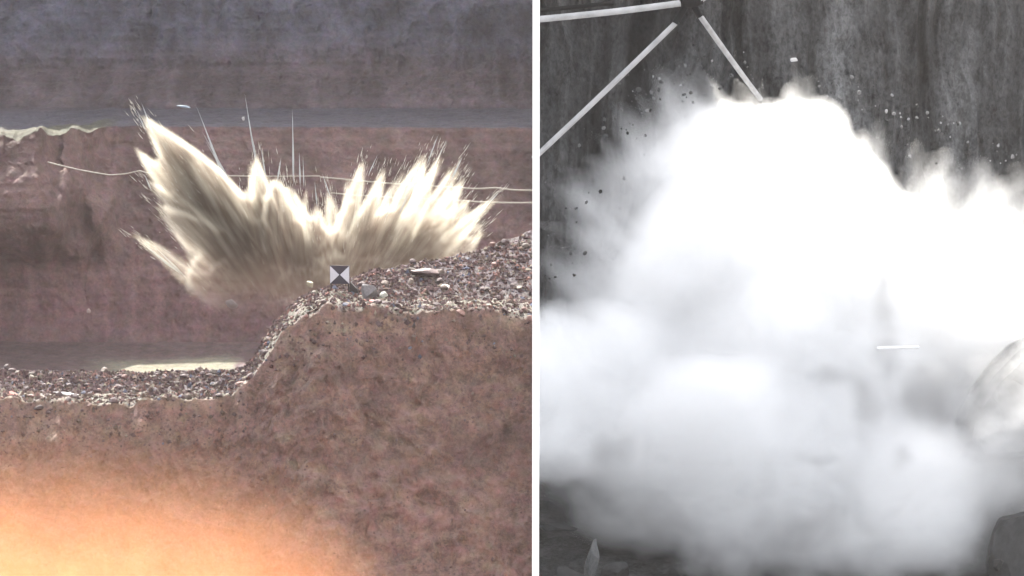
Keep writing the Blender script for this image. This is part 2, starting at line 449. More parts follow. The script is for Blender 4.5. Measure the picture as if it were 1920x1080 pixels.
# ---------------------------------------------------------------- dust: jets -> closed hull -> fog grid
def jet(Vs, Fs, p0, p1, r0, r1, seed, n=22, m=14, belly=0.2, rough=0.3):
    """tapered ragged spike from p0 (radius r0) to p1 (radius r1)"""
    p0 = Vector(p0); p1 = Vector(p1); ax = (p1 - p0); L = ax.length; ax.normalize()
    s = ax.orthogonal().normalized(); t2 = ax.cross(s)
    t = np.linspace(0, 1, n); a = np.linspace(0, 2 * np.pi, m, endpoint=False)
    rr = r0 * (1 - t) ** 0.8 + r1 * t + belly * r0 * np.sin(np.pi * t) * (1 - t)
    rr = rr * np.sqrt(np.clip(1 - t ** 6, 0, 1) + .002)
    A, T = np.meshgrid(a, t)
    nz = fbm(np.cos(A) * 1.3 + seed * 7.1, np.sin(A) * 1.3, T * L * .22 / max(r0, .1), 3, seed)
    RR = rr[:, None] * (1 + rough * 1.6 * nz)
    base = len(Vs)
    P = np.array(p0)[None, None] + np.array(ax)[None, None] * (T * L)[..., None] + RR[..., None] * (np.cos(A)[..., None] * np.array(s) + np.sin(A)[..., None] * np.array(t2))
    Vs.extend(P.reshape(-1, 3).tolist())
    for i in range(n - 1):
        for j in range(m):
            k = (j + 1) % m
            Fs.append((base + i * m + j, base + i * m + k, base + (i + 1) * m + k)); Fs.append((base + i * m + j, base + (i + 1) * m + k, base + (i + 1) * m + j))
    for (row, flip) in ((0, True), (n - 1, False)):
        c = len(Vs); Vs.append(P[row].mean(0).tolist())
        for j in range(m):
            k = (j + 1) % m; q = (base + row * m + j, base + row * m + k, c)
            Fs.append(q[::-1] if flip else q)

def blob(Vs, Fs, c, r, seed, rough=.25, m=28, n=18):
    base = len(Vs)
    th = np.linspace(0.02, np.pi - .02, n); a = np.linspace(0, 2 * np.pi, m, endpoint=False)
    A, T = np.meshgrid(a, th)
    d = np.stack([np.sin(T) * np.cos(A), np.sin(T) * np.sin(A), np.cos(T)], -1)
    k = 1 + rough * 1.8 * fbm(d[..., 0] * 1.6 + seed, d[..., 1] * 1.6, d[..., 2] * 1.6, 3, seed)
    P = np.array(c) + d * np.array(r) * k[..., None]
    Vs.extend(P.reshape(-1, 3).tolist())
    for i in range(n - 1):
        for j in range(m):
            q = (j + 1) % m
            Fs.append((base + i * m + j, base + (i + 1) * m + j, base + (i + 1) * m + q)); Fs.append((base + i * m + j, base + (i + 1) * m + q, base + i * m + q))
    for row, flip in ((0, False), (n - 1, True)):
        c2 = len(Vs); Vs.append(P[row].mean(0).tolist())
        for j in range(m):
            q = (j + 1) % m; f = (base + row * m + j, base + row * m + q, c2)
            Fs.append(f[::-1] if flip else f)

def fog(root, part, Vs, Fs, veil, dust, voxel, band, dens=1.0):
    me = mesh_from(part, Vs, Fs)
    o = put(part, me, veil, root)
    r = o.modifiers.new('join', 'REMESH'); r.mode = 'VOXEL'; r.voxel_size = voxel * 1.2; r.use_smooth_shade = True
    vd = bpy.data.volumes.new(part); v = bpy.data.objects.new('dust_volume', vd); COL.objects.link(v); v.parent = o
    vd.materials.append(dust)
    m = v.modifiers.new('fog', 'MESH_TO_VOLUME'); m.object = o; m.density = dens; m.interior_band_width = band
    m.resolution_mode = 'VOXEL_SIZE'; m.voxel_size = voxel
    return o, v

YP = 118.0
PXM = YP / FPX   # metres per photo pixel at the plume
def build_left_plume():
    root = thing('dust_plume', 'pale spiky plume of blasted dirt bursting up from the quarry pit behind the checkered target', 'dust plume', at(600, 700, YP))
    inv = -Vector(root.location)
    Vs, Fs = [], []
    J = [  # base px,py,dy ; tip px,py,dy ; r0, r1 in px
        (500, 520, 0, 262, 212, -1, 80, 12), (470, 470, 0, 330, 290, -.5, 52, 12), (455, 480, .5, 395, 350, 1.5, 40, 14),
        (440, 470, -1, 272, 336, -2, 40, 9), (420, 480, -1.5, 292, 380, -3, 36, 12), (400, 500, 1, 312, 410, 2, 30, 10),
        (366, 524, -1, 246, 436, -2, 20, 7),
        (500, 500, 0, 480, 285, 0, 40, 9), (540, 500, -1, 518, 330, -1, 46, 22), (560, 500, 1, 540, 345, 1, 40, 18),
        (600, 500, 0, 592, 380, 0, 30, 10),
        (640, 490, 1, 612, 350, 2, 26, 6), (640, 470, 0, 682, 298, 1, 26, 10), (665, 470, 0, 722, 312, -1, 26, 10),
        (690, 480, 1, 760, 318, 2, 24, 9), (720, 480, 0, 798, 285, 1, 30, 12), (740, 480, -1, 828, 280, -2, 24, 5),
        (760, 480, 0, 866, 296, 0, 26, 5), (780, 480, 1, 872, 330, 2, 34, 8), (800, 480, 0, 880, 370, 0, 36, 10),
        (820, 480, -1, 936, 360, -2, 24, 3), (830, 490, 0, 908, 420, 0, 34, 12), (700, 500, 0, 760, 380, 0, 60, 20),
        (640, 500, 0, 650, 420, 0, 50, 30), (770, 500, 0, 800, 390, 0, 60, 26), (470, 520, 0, 420, 420, 0, 70, 40),
        (590, 520, 0, 560, 400, 0, 60, 40)]
    rr = random.Random(5)
    for i, (bx, by, bd, tx, ty, td, r0, r1) in enumerate(J):
        jet(Vs, Fs, at(bx, by, YP + bd) + inv, at(tx, ty, YP + td) + inv, r0 * PXM, r1 * PXM, i + 1)
        for q in range(5):      # ragged side jets
            u = rr.uniform(.1, .5); v = u + rr.uniform(.25, .62); e = r0 * .75
            ax_, ay_ = bx + (tx - bx) * u, by + (ty - by) * u
            ox = rr.uniform(-e, e)
            cx_, cy_ = bx + (tx - bx) * v + ox * 1.2, by + (ty - by) * v + rr.uniform(-.3, .3) * e
            d1 = bd + (td - bd) * u + rr.uniform(-.8, .8)
            jet(Vs, Fs, at(ax_ + ox * .4, ay_, YP + d1) + inv, at(cx_, cy_, YP + d1 * 1.2) + inv, r0 * rr.uniform(.22, .42) * PXM, rr.uniform(2, 6) * PXM, 300 + i * 7 + q, n=16, m=10, rough=.4)
    for i, (cx, cy, dy, rx, ry, rd) in enumerate([(470, 520, 0, 120, 70, 2.0), (570, 530, -.5, 110, 75, 2.2), (690, 520, 0, 110, 60, 2.0), (800, 500, 0, 90, 45, 1.8)]):
        blob(Vs, Fs, at(cx, cy, YP + dy) + inv, (rx * PXM, rd, ry * PXM), 40 + i)
    fog(root, 'dust_cloud', Vs, Fs, veil_mat('dust_veil', (.75, .68, .5), .02),
        dust_mat('brown_dust', (.985, .945, .82), 7.5, 0.35, streak=25.0, along=.3, lo=.41, hi=.64, floor=.14, z0=2.4, z1=9.0, core=(.165, .115, .088)), 0.075, 0.42)
    return root, J, inv
PL, PLJ, PLINV = build_left_plume()

def lean(py): return 91.0 + (1000 - py) / 860 * 11.5      # foot set nearer, head set back: shaped so sun reaches the lower dust

def build_right_plume():
    YR = 96.0; k = YR / FPX
    root = thing('dust_burst', 'huge white billowing dust burst in front of the dark ribbed rock face', 'dust cloud', at(1480, 820, YR))
    inv = -Vector(root.location)
    Vs, Fs = [], []
    B = [(1350, 330, 140, 165), (1480, 340, 150, 175), (1580, 450, 140, 190), (1310, 520, 160, 190), (1500, 620, 260, 260), (1720, 620, 190, 220),
         (1880, 640, 170, 220), (1150, 740, 190, 170), (1350, 830, 240, 180), (1560, 880, 240, 170), (1720, 930, 130, 150), (1060, 720, 140, 140),
         (1840, 840, 100, 120), (1210, 860, 150, 110), (1050, 840, 90, 70), (1450, 700, 200, 200), (1640, 760, 170, 170), (1230, 620, 130, 130), (1700, 480, 120, 120), (1960, 520, 120, 110)]
    for i, (x, y, rx, ry) in enumerate(B):
        blob(Vs, Fs, at(x, y, lean(y) + random.uniform(-.6, .6)) + inv, (rx * k, 1.9, ry * k), 80 + i, .16)
    J = [(1350, 500, 1260, 175, 60, 18), (1400, 500, 1330, 140, 60, 28), (1450, 500, 1400, 160, 60, 25), (1500, 500, 1480, 150, 70, 34), (1500, 500, 1550, 175, 70, 34),
         (1560, 600, 1660, 300, 80, 34), (1560, 600, 1620, 240, 80, 34), (1300, 560, 1205, 270, 60, 12), (1300, 620, 1165, 400, 60, 10), (1300, 620, 1150, 470, 60, 10),
         (1700, 650, 1745, 380, 60, 24), (1800, 650, 1810, 385, 60, 24), (1880, 650, 1900, 385, 60, 24), (1840, 650, 1860, 400, 60, 24),
         (1200, 700, 1000, 575, 50, 20), (1240, 640, 1060, 540, 40, 6), (1500, 300, 1490, 105, 20, 5)]
    rr = random.Random(11)
    for q in range(34):       # ragged spikes round the left shoulder
        a = math.radians(rr.uniform(100, 196)); e = rr.uniform(.98, 1.27) + (.16 if a > 2.7 else 0)
        J.append((1400 + 230 * math.cos(a), 480 - 230 * math.sin(a), 1400 + 300 * e * math.cos(a + .04), 470 - 325 * e * math.sin(a + .04), rr.uniform(16, 36), rr.uniform(2, 6)))
    for q in range(18):       # crown
        x0 = rr.uniform(1230, 1640); top = 165 if x0 < 1540 else 165 + (x0 - 1540) * .95
        J.append((1440 + (x0 - 1440) * .6, top + 150, x0, top - rr.uniform(5, 48), rr.uniform(14, 26), 3))
    for q in range(10):       # flat spikes at the left edge
        y0 = rr.uniform(560, 640)
        J.append((1240, y0 + 70, rr.uniform(1000, 1090), y0 - 60 + rr.uniform(-20, 20), rr.uniform(16, 30), 3))
    for q in range(12):       # upright spikes along the right slope
        x0 = rr.uniform(1640, 1920)
        J.append((x0 - 10, 520, x0 + rr.uniform(-6, 10), 325 + (x0 - 1640) * .12 + rr.uniform(-45, 40), rr.uniform(14, 26), 4))
    for i, (bx, by, tx, ty, r0, r1) in enumerate(J):
        jet(Vs, Fs, at(bx, by, lean(by)) + inv, at(tx, ty, lean(ty)) + inv, r0 * k, r1 * k, 60 + i)
    fog(root, 'dust_cloud', Vs, Fs, veil_mat('white_dust_veil', (.95, .95, .95), .03),
        dust_mat('white_dust', (.9995, .9995, .9995), 2.1, 0.5, streak=11, along=.45, floor=.55), 0.14, 0.8)
    # thinner skirt of outrunning dust round the head of the burst
    Vs, Fs = [], []
    H = [(1330, 500, 1090, 290, 90, 30), (1330, 450, 1150, 190, 90, 30), (1380, 420, 1230, 120, 90, 30), (1300, 560, 1060, 400, 90, 30), (1280, 620, 1020, 520, 70, 26),
         (1700, 600, 1720, 255, 60, 24), (1760, 600, 1775, 270, 60, 34), (1830, 600, 1840, 285, 60, 34), (1900, 600, 1910, 300, 60, 34), (1960, 600, 1970, 300, 60, 34), (1600, 500, 1650, 215, 70, 20), (1240, 640, 1005, 470, 80, 40), (1260, 560, 1040, 330, 90, 40), (1200, 660, 990, 560, 60, 40), (1860, 640, 1870, 330, 90, 60), (1740, 600, 1750, 310, 80, 60), (1300, 400, 1190, 230, 90, 50)]
    for i, (bx, by, tx, ty, r0, r1) in enumerate(H):
        jet(Vs, Fs, at(bx, by, lean(by) + .8) + inv, at(tx, ty, lean(ty) + .8) + inv, r0 * k, r1 * k, 160 + i)
    fog(root, 'dust_skirt', Vs, Fs, veil_mat('thin_dust_veil', (.9, .9, .9), .02),
        dust_mat('thin_white_dust', (.99, .99, .99), 1.0, 0.2, streak=13, along=.35, lo=.40, hi=.66, floor=.28), 0.14, 0.9)
    Vs, Fs = [], []
    LOW = [(1150, 960, 70, 50, 94), (1260, 985, 100, 60, 92.5), (1380, 1020, 110, 60, 91), (1520, 1020, 130, 70, 90.5), (1660, 1030, 120, 70, 90), (1780, 1000, 80, 80, 91), (1600, 950, 200, 90, 92.5), (1830, 950, 60, 60, 93), (1960, 800, 120, 140, 91.6), (1080, 800, 90, 90, 93), (1020, 690, 70, 90, 93.5)]
    for i, (x, y, rx, ry, yy) in enumerate(LOW):
        blob(Vs, Fs, at(x, y, yy) + inv, (rx * 1.25 * k, 1.5, ry * 1.25 * k), 130 + i, .33)
    G = [(1548, 690, 16, 8, 92.0), (1578, 694, 14, 8, 92.0), (1602, 706, 12, 9, 92.0), (1618, 724, 9, 12, 92.0), (1655, 560, 22, 100, 92.6), (1478, 560, 14, 34, 93.0), (1150, 845, 38, 26, 92.4), (1560, 705, 40, 16, 92.8), (1625, 770, 26, 48, 92.4), (1735, 745, 40, 60, 92.2), (1665, 660, 26, 50, 92.5), (1530, 860, 40, 12, 91.9), (1240, 858, 18, 7, 92.3), (1500, 990, 70, 40, 90.4), (1240, 990, 70, 36, 90.6), (1690, 860, 20, 24, 91.6), (1030, 880, 40, 26, 92.2)]
    Vg, Fg = [], []
    for i, (x, y, rx, ry, yy) in enumerate(G):
        blob(Vg, Fg, at(x, y, lean(y) - 2.3) + inv, (rx * 1.3 * k, .6, ry * 1.3 * k), 230 + i, .35)
    fog(root, 'grey_dust', Vg, Fg, veil_mat('grey_dust_veil', (.4, .4, .4), .01),
        dust_mat('dark_grey_dust', (.42, .42, .42), 1.7, 0.2, streak=6, along=.3, floor=.4), 0.12, .6)
    fog(root, 'ground_dust', Vs, Fs, veil_mat('ground_dust_veil', (.9, .9, .9), .02),
        dust_mat('low_white_dust', (.998, .998, .998), 1.2, 0.5, streak=3, along=1.1, lo=.35, hi=.65, floor=.35), 0.14, 0.9)
build_right_plume()

# ---------------------------------------------------------------- lens flare glow made as orange fog before the near slope
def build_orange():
    root = thing('orange_flare_glow', 'orange lens flare glow built as a fog cloud in front of the brown embankment slope', 'dust cloud', at(150, 1150, 71))
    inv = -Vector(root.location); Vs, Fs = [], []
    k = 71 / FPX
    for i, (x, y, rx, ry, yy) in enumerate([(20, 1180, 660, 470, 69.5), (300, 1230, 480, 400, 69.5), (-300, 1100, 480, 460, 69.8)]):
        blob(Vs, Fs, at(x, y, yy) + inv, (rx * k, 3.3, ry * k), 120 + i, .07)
    fog(root, 'dust_cloud', Vs, Fs, veil_mat('orange_flare_veil', (.9, .5, .25), .002),
        dust_mat('orange_flare_fog', (.985, .49, .25), .36, 0.5, streak=2.0, along=.35, lo=.3, hi=.7, floor=.5, z0=5.7, z1=-.8), 0.22, 4.5)
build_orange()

# ---------------------------------------------------------------- fine spray thrown out of the plumes
def slivers(name, parent, P0, D, L, W, col, mat, seed=1):
    """each speck is a tiny closed spindle (6 corners, 8 faces) lying along its flight"""
    P0 = np.asarray(P0); D = np.asarray(D); D = D / np.linalg.norm(D, axis=1, keepdims=True)
    up = np.array([.31, .2, .93]); s = np.cross(D, up); s /= np.linalg.norm(s, axis=1, keepdims=True); t = np.cross(D, s)
    L = L[:, None]; W = W[:, None]; n = len(P0)
    mid = P0 + D * L * .35
    V = np.stack([P0, P0 + D * L, mid + s * W, mid + t * W, mid - s * W, mid - t * W], 1).reshape(-1, 3)
    f = np.array([(0, 3, 2), (0, 4, 3), (0, 5, 4), (0, 2, 5), (1, 2, 3), (1, 3, 4), (1, 4, 5), (1, 5, 2)])
    F = (np.arange(n) * 6)[:, None, None] + f[None]
    T = np.repeat(np.asarray(col), 6, 0)
    return put(name, mesh_from(name, V, F.reshape(-1, 3), T, smooth=False), mat, parent)

def left_spray():
    P, D, L, W, C = [], [], [], [], []
    org = np.array(at(600, 700, YP))
    inv = np.array(PLINV)
    for i, (bx, by, bd, tx, ty, td, r0, r1) in enumerate(PLJ):
        a = np.array(at(bx, by, YP + bd)); b = np.array(at(tx, ty, YP + td)); ax = b - a; Lj = np.linalg.norm(ax); ax /= Lj
        n = int(20 + 1.6 * Lj * (r0 ** .5))
        t = rng.uniform(.45, 1.06, n) ** .8; rad = (r0 * (1 - t) + r1 * 1.6) * PXM
        off = rng.normal(0, .55, (n, 3)) * np.abs(rad)[:, None]
        p = a + ax * (t * Lj)[:, None] + off
        d = ax + .16 * rng.normal(0, 1, (n, 3)) * .5 + .5 * (p - org) / np.linalg.norm(p - org, axis=1, keepdims=True)
        P.append(p + inv); D.append(d); L.append(rng.uniform(.06, .45, n) * (0.4 + t * .8)); W.append(rng.uniform(.005, .014, n))
        m = rng.uniform(0, 1, (n, 1)); C.append(np.array([.55, .54, .50]) * m + np.array([.38, .36, .32]) * (1 - m))
    slivers('flying_grit', PL, np.concatenate(P), np.concatenate(D), np.concatenate(L), np.concatenate(W), np.concatenate(C), M_SPRAY)
    # long thin jets that shoot ahead
    S = [(430, 345, 367, 196, 5), (437, 340, 378, 245, 4), (440, 350, 384, 262, 4), (480, 300, 459, 176, 5), (483, 300, 464, 215, 4), (551, 340, 548, 203, 6), (549, 330, 549, 215, 5), (563, 340, 561, 285, 6), (570, 345, 568, 292, 4),
         (285, 235, 265, 192, 5), (275, 240, 256, 206, 4), (420, 330, 375, 215, 4), (800, 300, 822, 252, 4), (815, 300, 838, 262, 4), (845, 330, 868, 292, 7), (890, 400, 938, 358, 7), (860, 420, 925, 368, 7), (690, 320, 708, 290, 4),
         (500, 330, 488, 270, 4), (620, 360, 604, 325, 4), (595, 380, 590, 340, 5), (350, 300, 337, 262, 4), (404, 380, 390, 330, 5), (455, 390, 448, 335, 5), (520, 330, 527, 296, 8), (285, 350, 270, 325, 5), (340, 505, 262, 452, 9), (350, 512, 290, 462, 8),
         (760, 400, 783, 330, 5), (700, 400, 716, 350, 5), (660, 420, 672, 350, 5), (745, 400, 775, 340, 4), (720, 410, 738, 365, 4), (640, 400, 652, 350, 4)]
    for (ax, ay, bx, by, w) in S:
        dy = random.uniform(-1, 1)
        a = np.array(at(ax, ay + 10, YP + dy)); b = np.array(at(bx, by, YP + dy))
        slivers('dust_streak', PL, [a + inv], [b - a], np.array([np.linalg.norm(b - a)]), np.array([w * PXM * .3]), [[.40, .42, .43]], M_SPRAY)
left_spray()

# ---------------------------------------------------------------- stones
import bmesh
def stone_mesh(name, seed, cuts=2, sq=0.0):
    bm = bmesh.new(); bmesh.ops.create_icosphere(bm, subdivisions=cuts, radius=1.0)
    r = random.Random(seed)
    big = seed >= 900
    pl = [(Vector((r.gauss(0, 1), r.gauss(0, 1), r.gauss(0, 1))).normalized(), r.uniform(.45, .75) if big else r.uniform(.55, .85)) for _ in range(14 if big else 9)]
    for v in bm.verts:
        c = v.co.copy()
        for n_, d in pl:
            e = c.dot(n_) - d
            if e > 0: c -= n_ * e
        v.co = c
    me = bpy.data.meshes.new(name); bm.to_mesh(me); bm.free(); me.materials.append(M_ROCK)
    return me
STONES = [stone_mesh('stone', 300 + i) for i in range(9)]
GROUP_Y = 'broken stones scattered over the embankment top'
def stone_color():
    k = rng.uniform()
    if k < .56: c = np.array([.075, .053, .054]) * rng.uniform(.7, 1.35)
    elif k < .80: c = np.array([.095, .073, .063]) * rng.uniform(.6, 1.4)
    elif k < .86: c = np.array([.16, .14, .115]) * rng.uniform(.7, 1.4)
    elif k < .97: c = np.array([.16, .095, .085]) * rng.uniform(.7, 1.2)
    else: c = np.array([.075, .08, .105]) * rng.uniform(.8, 1.5)
    return (*np.clip(c, .02, .5), 1)

def crest_point(px, t):
    """point on the embankment at photo column px, t = 3 (front edge) .. 5 (crest)"""
    j = int(np.argmin(np.abs(GPX - px))); i = int(np.argmin(np.abs(GR[:, j] - t)))
    return GL[i, j]

def scatter_stones():
    n = 0
    while n < 270:
        px = rng.uniform(0, 998)
        t = rng.choice([rng.uniform(2.93, 3.5), rng.uniform(3.9, 5.0), rng.uniform(4.2, 4.98)], p=[.25, .45, .3])
        if px > 620 and rng.uniform() < .15: t = rng.uniform(3.1, 4)
        if 590 < px < 672 and t > 3.2: continue
        p = crest_point(px, t); r = .045 + .10 * rng.uniform() ** 2.2
        o = bpy.data.objects.new('stone', STONES[n % 9]); COL.objects.link(o)
        o.scale = (r * rng.uniform(.8, 1.5), r * rng.uniform(.7, 1.2), r * rng.uniform(.55, .95))
        o.rotation_euler = (rng.uniform(-.3, .3), rng.uniform(-.3, .3), rng.uniform(0, 6.28))
        o.location = (p[0], p[1], p[2] + r * .35); o.color = stone_color()
        o['category'] = 'stone'; o['group'] = GROUP_Y
        if px < 450: o['label'] = 'small angular stone in the low rubble ridge left of the slope'; o['group'] = 'stones of the low rubble ridge'
        elif px < 620: o['label'] = 'small angular stone on the curved rim left of the target'; o['group'] = 'stones along the curved rim'
        else: o['label'] = 'small angular stone in the rubble bank right of the target'; o['group'] = 'stones of the rubble bank'
        n += 1
scatter_stones()

def rubble():
    n = 44000
    px = rng.uniform(-120, 1003, n); t = np.where(rng.uniform(size=n) < .72, 3.9 + 1.08 * rng.uniform(size=n) ** .8, rng.uniform(2.86, 3.9, n))
    sl = rng.uniform(size=n) < .34
    t = np.where(sl, 2.96 - np.where(rng.uniform(size=n) < .6, np.minimum(rng.exponential(.2, n), 1.2), rng.uniform(0, .95, n)), t)
    j = np.searchsorted(GPX, px).clip(0, len(GPX) - 1); R0 = GR[:, 0]; i = np.searchsorted(R0, t).clip(0, len(R0) - 2)
    P = GL[i, j] + rng.normal(0, .03, (n, 3)) * np.array([1, 1, .2])
    # octahedra, squashed and turned
    base = np.array([(1, 0, 0), (-1, 0, 0), (0, 1, 0), (0, -1, 0), (0, 0, 1), (0, 0, -1)], float)
    f = np.array([(0, 2, 4), (2, 1, 4), (1, 3, 4), (3, 0, 4), (2, 0, 5), (1, 2, 5), (3, 1, 5), (0, 3, 5)])
    r = .013 + .075 * rng.uniform(size=n) ** 4
    r = np.where(sl, r * .6, r)
    q = base[None] * (r[:, None] * rng.uniform(.6, 1.4, (n, 3)))[:, None, :] * rng.uniform(.7, 1.3, (n, 6, 1))
    a = rng.uniform(0, 6.28, n); b = rng.uniform(-.6, .6, n)
    ca, sa, cb, sb = np.cos(a), np.sin(a), np.cos(b), np.sin(b)
    x = q[..., 0] * ca[:, None] - q[..., 1] * sa[:, None]; y = q[..., 0] * sa[:, None] + q[..., 1] * ca[:, None]; z = q[..., 2]
    y2 = y * cb[:, None] - z * sb[:, None]; z2 = y * sb[:, None] + z * cb[:, None]
    V = np.stack([x, y2, z2], -1) + P[:, None, :]
    F = (np.arange(n) * 6)[:, None, None] + f[None]
    C = np.array([stone_color()[:3] for _ in range(n)]); C[sl] = C[sl] * .3 + np.array([.135, .090, .082]) * .7
    o = put('rubble', mesh_from('rubble', V.reshape(-1, 3), F.reshape(-1, 3), np.repeat(C, 6, 0), smooth=False), M_RUB, kind='stuff')
    o['label'] = 'loose grey and pink gravel covering the embankment top'
rubble()

def boulder(label, px, py, y, r, col, scale=(1, 1, 1), rot=0.0, seed=0, lift=.4, name='boulder', cat='boulder', snap=True):
    o = bpy.data.objects.new(name, stone_mesh(name, 900 + seed, 3)); COL.objects.link(o)
    p = at(px, py, y); r = r * y / FPX
    o.location = p; o.scale = (r * scale[0], r * scale[1], r * scale[2]); o.rotation_euler = (.1, .15, rot)
    if snap: o.location.z = min(p.z, zground(p.x, p.y) + r * scale[2] * .8)
    o.color = (*col, 1); o['label'] = label; o['category'] = cat
    if cat == 'clod': o.data.polygons.foreach_set('use_smooth', np.ones(len(o.data.polygons), bool))
    return o
boulder('blocky grey boulder on the bank just right of the checkered target', 690, 548, 82.3, 20, (.11, .10, .105), (1, .9, 1.0), .4, 1)
boulder('pale rounded stone beside the blocky grey boulder', 720, 545, 82.4, 10, (.27, .27, .24), (1, 1, .9), 1.4, 2)
boulder('small pink red stone in front of the blocky grey boulder', 703, 568, 81.4, 11, (.33, .12, .11), (1.3, 1, .7), .9, 3)
boulder('pale bluish boulder topping the rubble bank near the target', 718, 514, 84.6, 12, (.15, .16, .19), (1.6, 1, .7), 2.0, 4)
boulder('pinkish flat boulder in the middle of the rubble bank', 800, 510, 84.0, 20, (.11, .08, .08), (1.6, 1, .7), .2, 5)
boulder('orange brown stone high on the rubble bank at right', 925, 490, 85.2, 11, (.30, .13, .08), (1.3, 1, .8), 1.2, 6)
boulder('white stone low on the rubble bank at right', 836, 538, 83.2, 8, (.42, .40, .38), (1.5, 1, .6), .7, 7)
boulder('yellow stained stone on the low rubble ridge', 340, 748, 81.6, 9, (.42, .36, .06), (1.6, 1, .6), .3, 8)
boulder('pink stone at the left end of the low rubble ridge', 22, 742, 81.8, 12, (.36, .15, .13), (1.5, 1, .8), .3, 9)
boulder('long white slab on the low rubble ridge', 128, 738, 82.0, 9, (.42, .42, .42), (3.6, 1, .5), .05, 10)
boulder('pale stone on the rim left of the checkered target', 604, 578, 81.4, 10, (.42, .40, .33), (.8, 1, 1.1), .5, 11)
# clods in the air
boulder('pale earth clod flying below the plume above the pit', 435, 570, 114, 14, (.13, .105, .10), (1, 1, 1.05), .6, 12, name='earth_clod', cat='clod', snap=False)
boulder('small reddish clod flying over the left of the pit', 166, 583, 112, 6, (.22, .16, .15), (.8, 1, 1), .6, 13, name='earth_clod', cat='clod', snap=False)
boulder('yellowish clod flying left of the checkered target', 581, 533, 110, 9, (.20, .175, .12), (1.1, 1, .9), .6, 14, name='earth_clod', cat='clod', snap=False)
boulder('pale blue sliver of rock flying above the left jet', 346, 200, 118, 11, (.10, .13, .17), (1.5, .6, .3), .1, 15, name='rock_sliver', cat='rock sliver', snap=False)
boulder('tiny clod flying beside the second tall jet', 456, 222, 118, 3.5, (.3, .3, .3), (1, 1, 1.3), .1, 16, name='earth_clod', cat='clod', snap=False)

# ---------------------------------------------------------------- checkered target
def box(bm, x0, x1, y0, y1, z0, z1):
    vs = [bm.verts.new((x, y, z)) for x in (x0, x1) for y in (y0, y1) for z in (z0, z1)]
    for f in ((0, 1, 3, 2), (4, 6, 7, 5), (0, 4, 5, 1), (2, 3, 7, 6), (0, 2, 6, 4), (1, 5, 7, 3)): bm.faces.new([vs[i] for i in f])
def bm_obj(name, bm, mat, parent, bevel=0.0):
    bmesh.ops.recalc_face_normals(bm, faces=bm.faces)
    me = bpy.data.meshes.new(name); bm.to_mesh(me); bm.free()
    o = put(name, me, mat, parent)
    if bevel: b = o.modifiers.new('bevel', 'BEVEL'); b.width = bevel; b.segments = 2
    return o
def target():
    y = 82.4; p = at(637, 533, y); k = y / FPX
    z0 = zground(p.x, y)
    root = thing('survey_target', 'square black and white hourglass target board standing on the embankment rim', 'target', (p.x, y, z0))
    root.rotation_euler = (0, 0, math.radians(-4))
    wt = flat_mat('white_board_paint', (.36, .36, .40), var=.04); bk = flat_mat('black_board_paint', (.035, .03, .04), var=.1); wd = flat_mat('dark_wood', (.03, .025, .025))
    b0 = p.z - z0 + .01; w = 18.5 * k; h = 35 * k; zc = b0 + h / 2
    bm = bmesh.new(); box(bm, -w, w, 0, .03, b0, b0 + h); bm_obj('board', bm, bk, root, .003)
    for s in (-1, 1):
        bm = bmesh.new()
        tri = [(s * w * .98, b0 + .01), (s * w * .98, b0 + h - .01), (s * .012, zc)]
        f = [bm.verts.new((x, -.006, z)) for x, z in tri]; g = [bm.verts.new((x, -.0005, z)) for x, z in tri]
        bm.faces.new(f); bm.faces.new(g[::-1])
        for i in range(3): bm.faces.new([f[i], g[i], g[(i + 1) % 3], f[(i + 1) % 3]])
        bm_obj('white_triangle', bm, wt, root)
    for s in (-1, 1):
        bm = bmesh.new(); box(bm, s * w * .9 - .02, s * w * .9 + .02, .03, .07, -.15, b0 + h * .9); bm_obj('post', bm, wd, root)
    bm = bmesh.new(); vs = [bm.verts.new(v) for v in [(w - .01, .04, -.05), (w + 16 * k, .04, -.05), (w + 14 * k, .04, .06), (w + 1 * k, .04, .26), (w - .01, .22, -.05), (w + 16 * k, .22, -.05), (w + 14 * k, .22, .06), (w + 1 * k, .22, .26)]]
    for f in ((0, 1, 2, 3), (7, 6, 5, 4), (0, 4, 5, 1), (1, 5, 6, 2), (2, 6, 7, 3), (3, 7, 4, 0)): bm.faces.new([vs[i] for i in f])
    bm_obj('side_brace', bm, wd, root)
target()

# ---------------------------------------------------------------- wires and rods
def tube_mesh(name, pts, r, seg=8):
    P = np.array([list(p) for p in pts]); n = len(P)
    V, F = [], []
    for i in range(n):
        t = P[min(i + 1, n - 1)] - P[max(i - 1, 0)]; t /= np.linalg.norm(t)
        a = np.cross(t, [0.1, .9, .3]); a /= np.linalg.norm(a); b = np.cross(t, a)
        for j in range(seg):
            q = 2 * math.pi * j / seg; V.append(P[i] + r * (math.cos(q) * a + math.sin(q) * b))
    for i in range(n - 1):
        for j in range(seg):
            k = (j + 1) % seg; F.append((i * seg + j, i * seg + k, (i + 1) * seg + k, (i + 1) * seg + j))
    c0 = len(V); V += [P[0], P[-1]]
    me = mesh_from(name, V, F)
    return me
M_WIRE = flat_mat('pale_wire', (.24, .22, .19), var=.15)
def wire(label, pts, sag=0.0, r=.03):
    Q = []
    for a, b in zip(pts[:-1], pts[1:]):
        a, b = at(*a), at(*b)
        for i in range(12):
            t = i / 12; p = a.lerp(b, t); p.z -= sag * math.sin(math.pi * t); Q.append(p)
    Q.append(at(*pts[-1]))
    put('wire', tube_mesh('wire', Q, r), M_WIRE, label=label, category='wire')
wire('thin pale wire sagging from the left rock spur into the plume', [(90, 304, 136), (205, 328, 133), (262, 320, 131), (300, 326, 130), (600, 330, 130)], .05, .028)
wire('upper pale wire leaving the right side of the plume', [(600, 332, 130), (860, 352, 129), (930, 352, 128), (1000, 357, 127)], .04, .035)
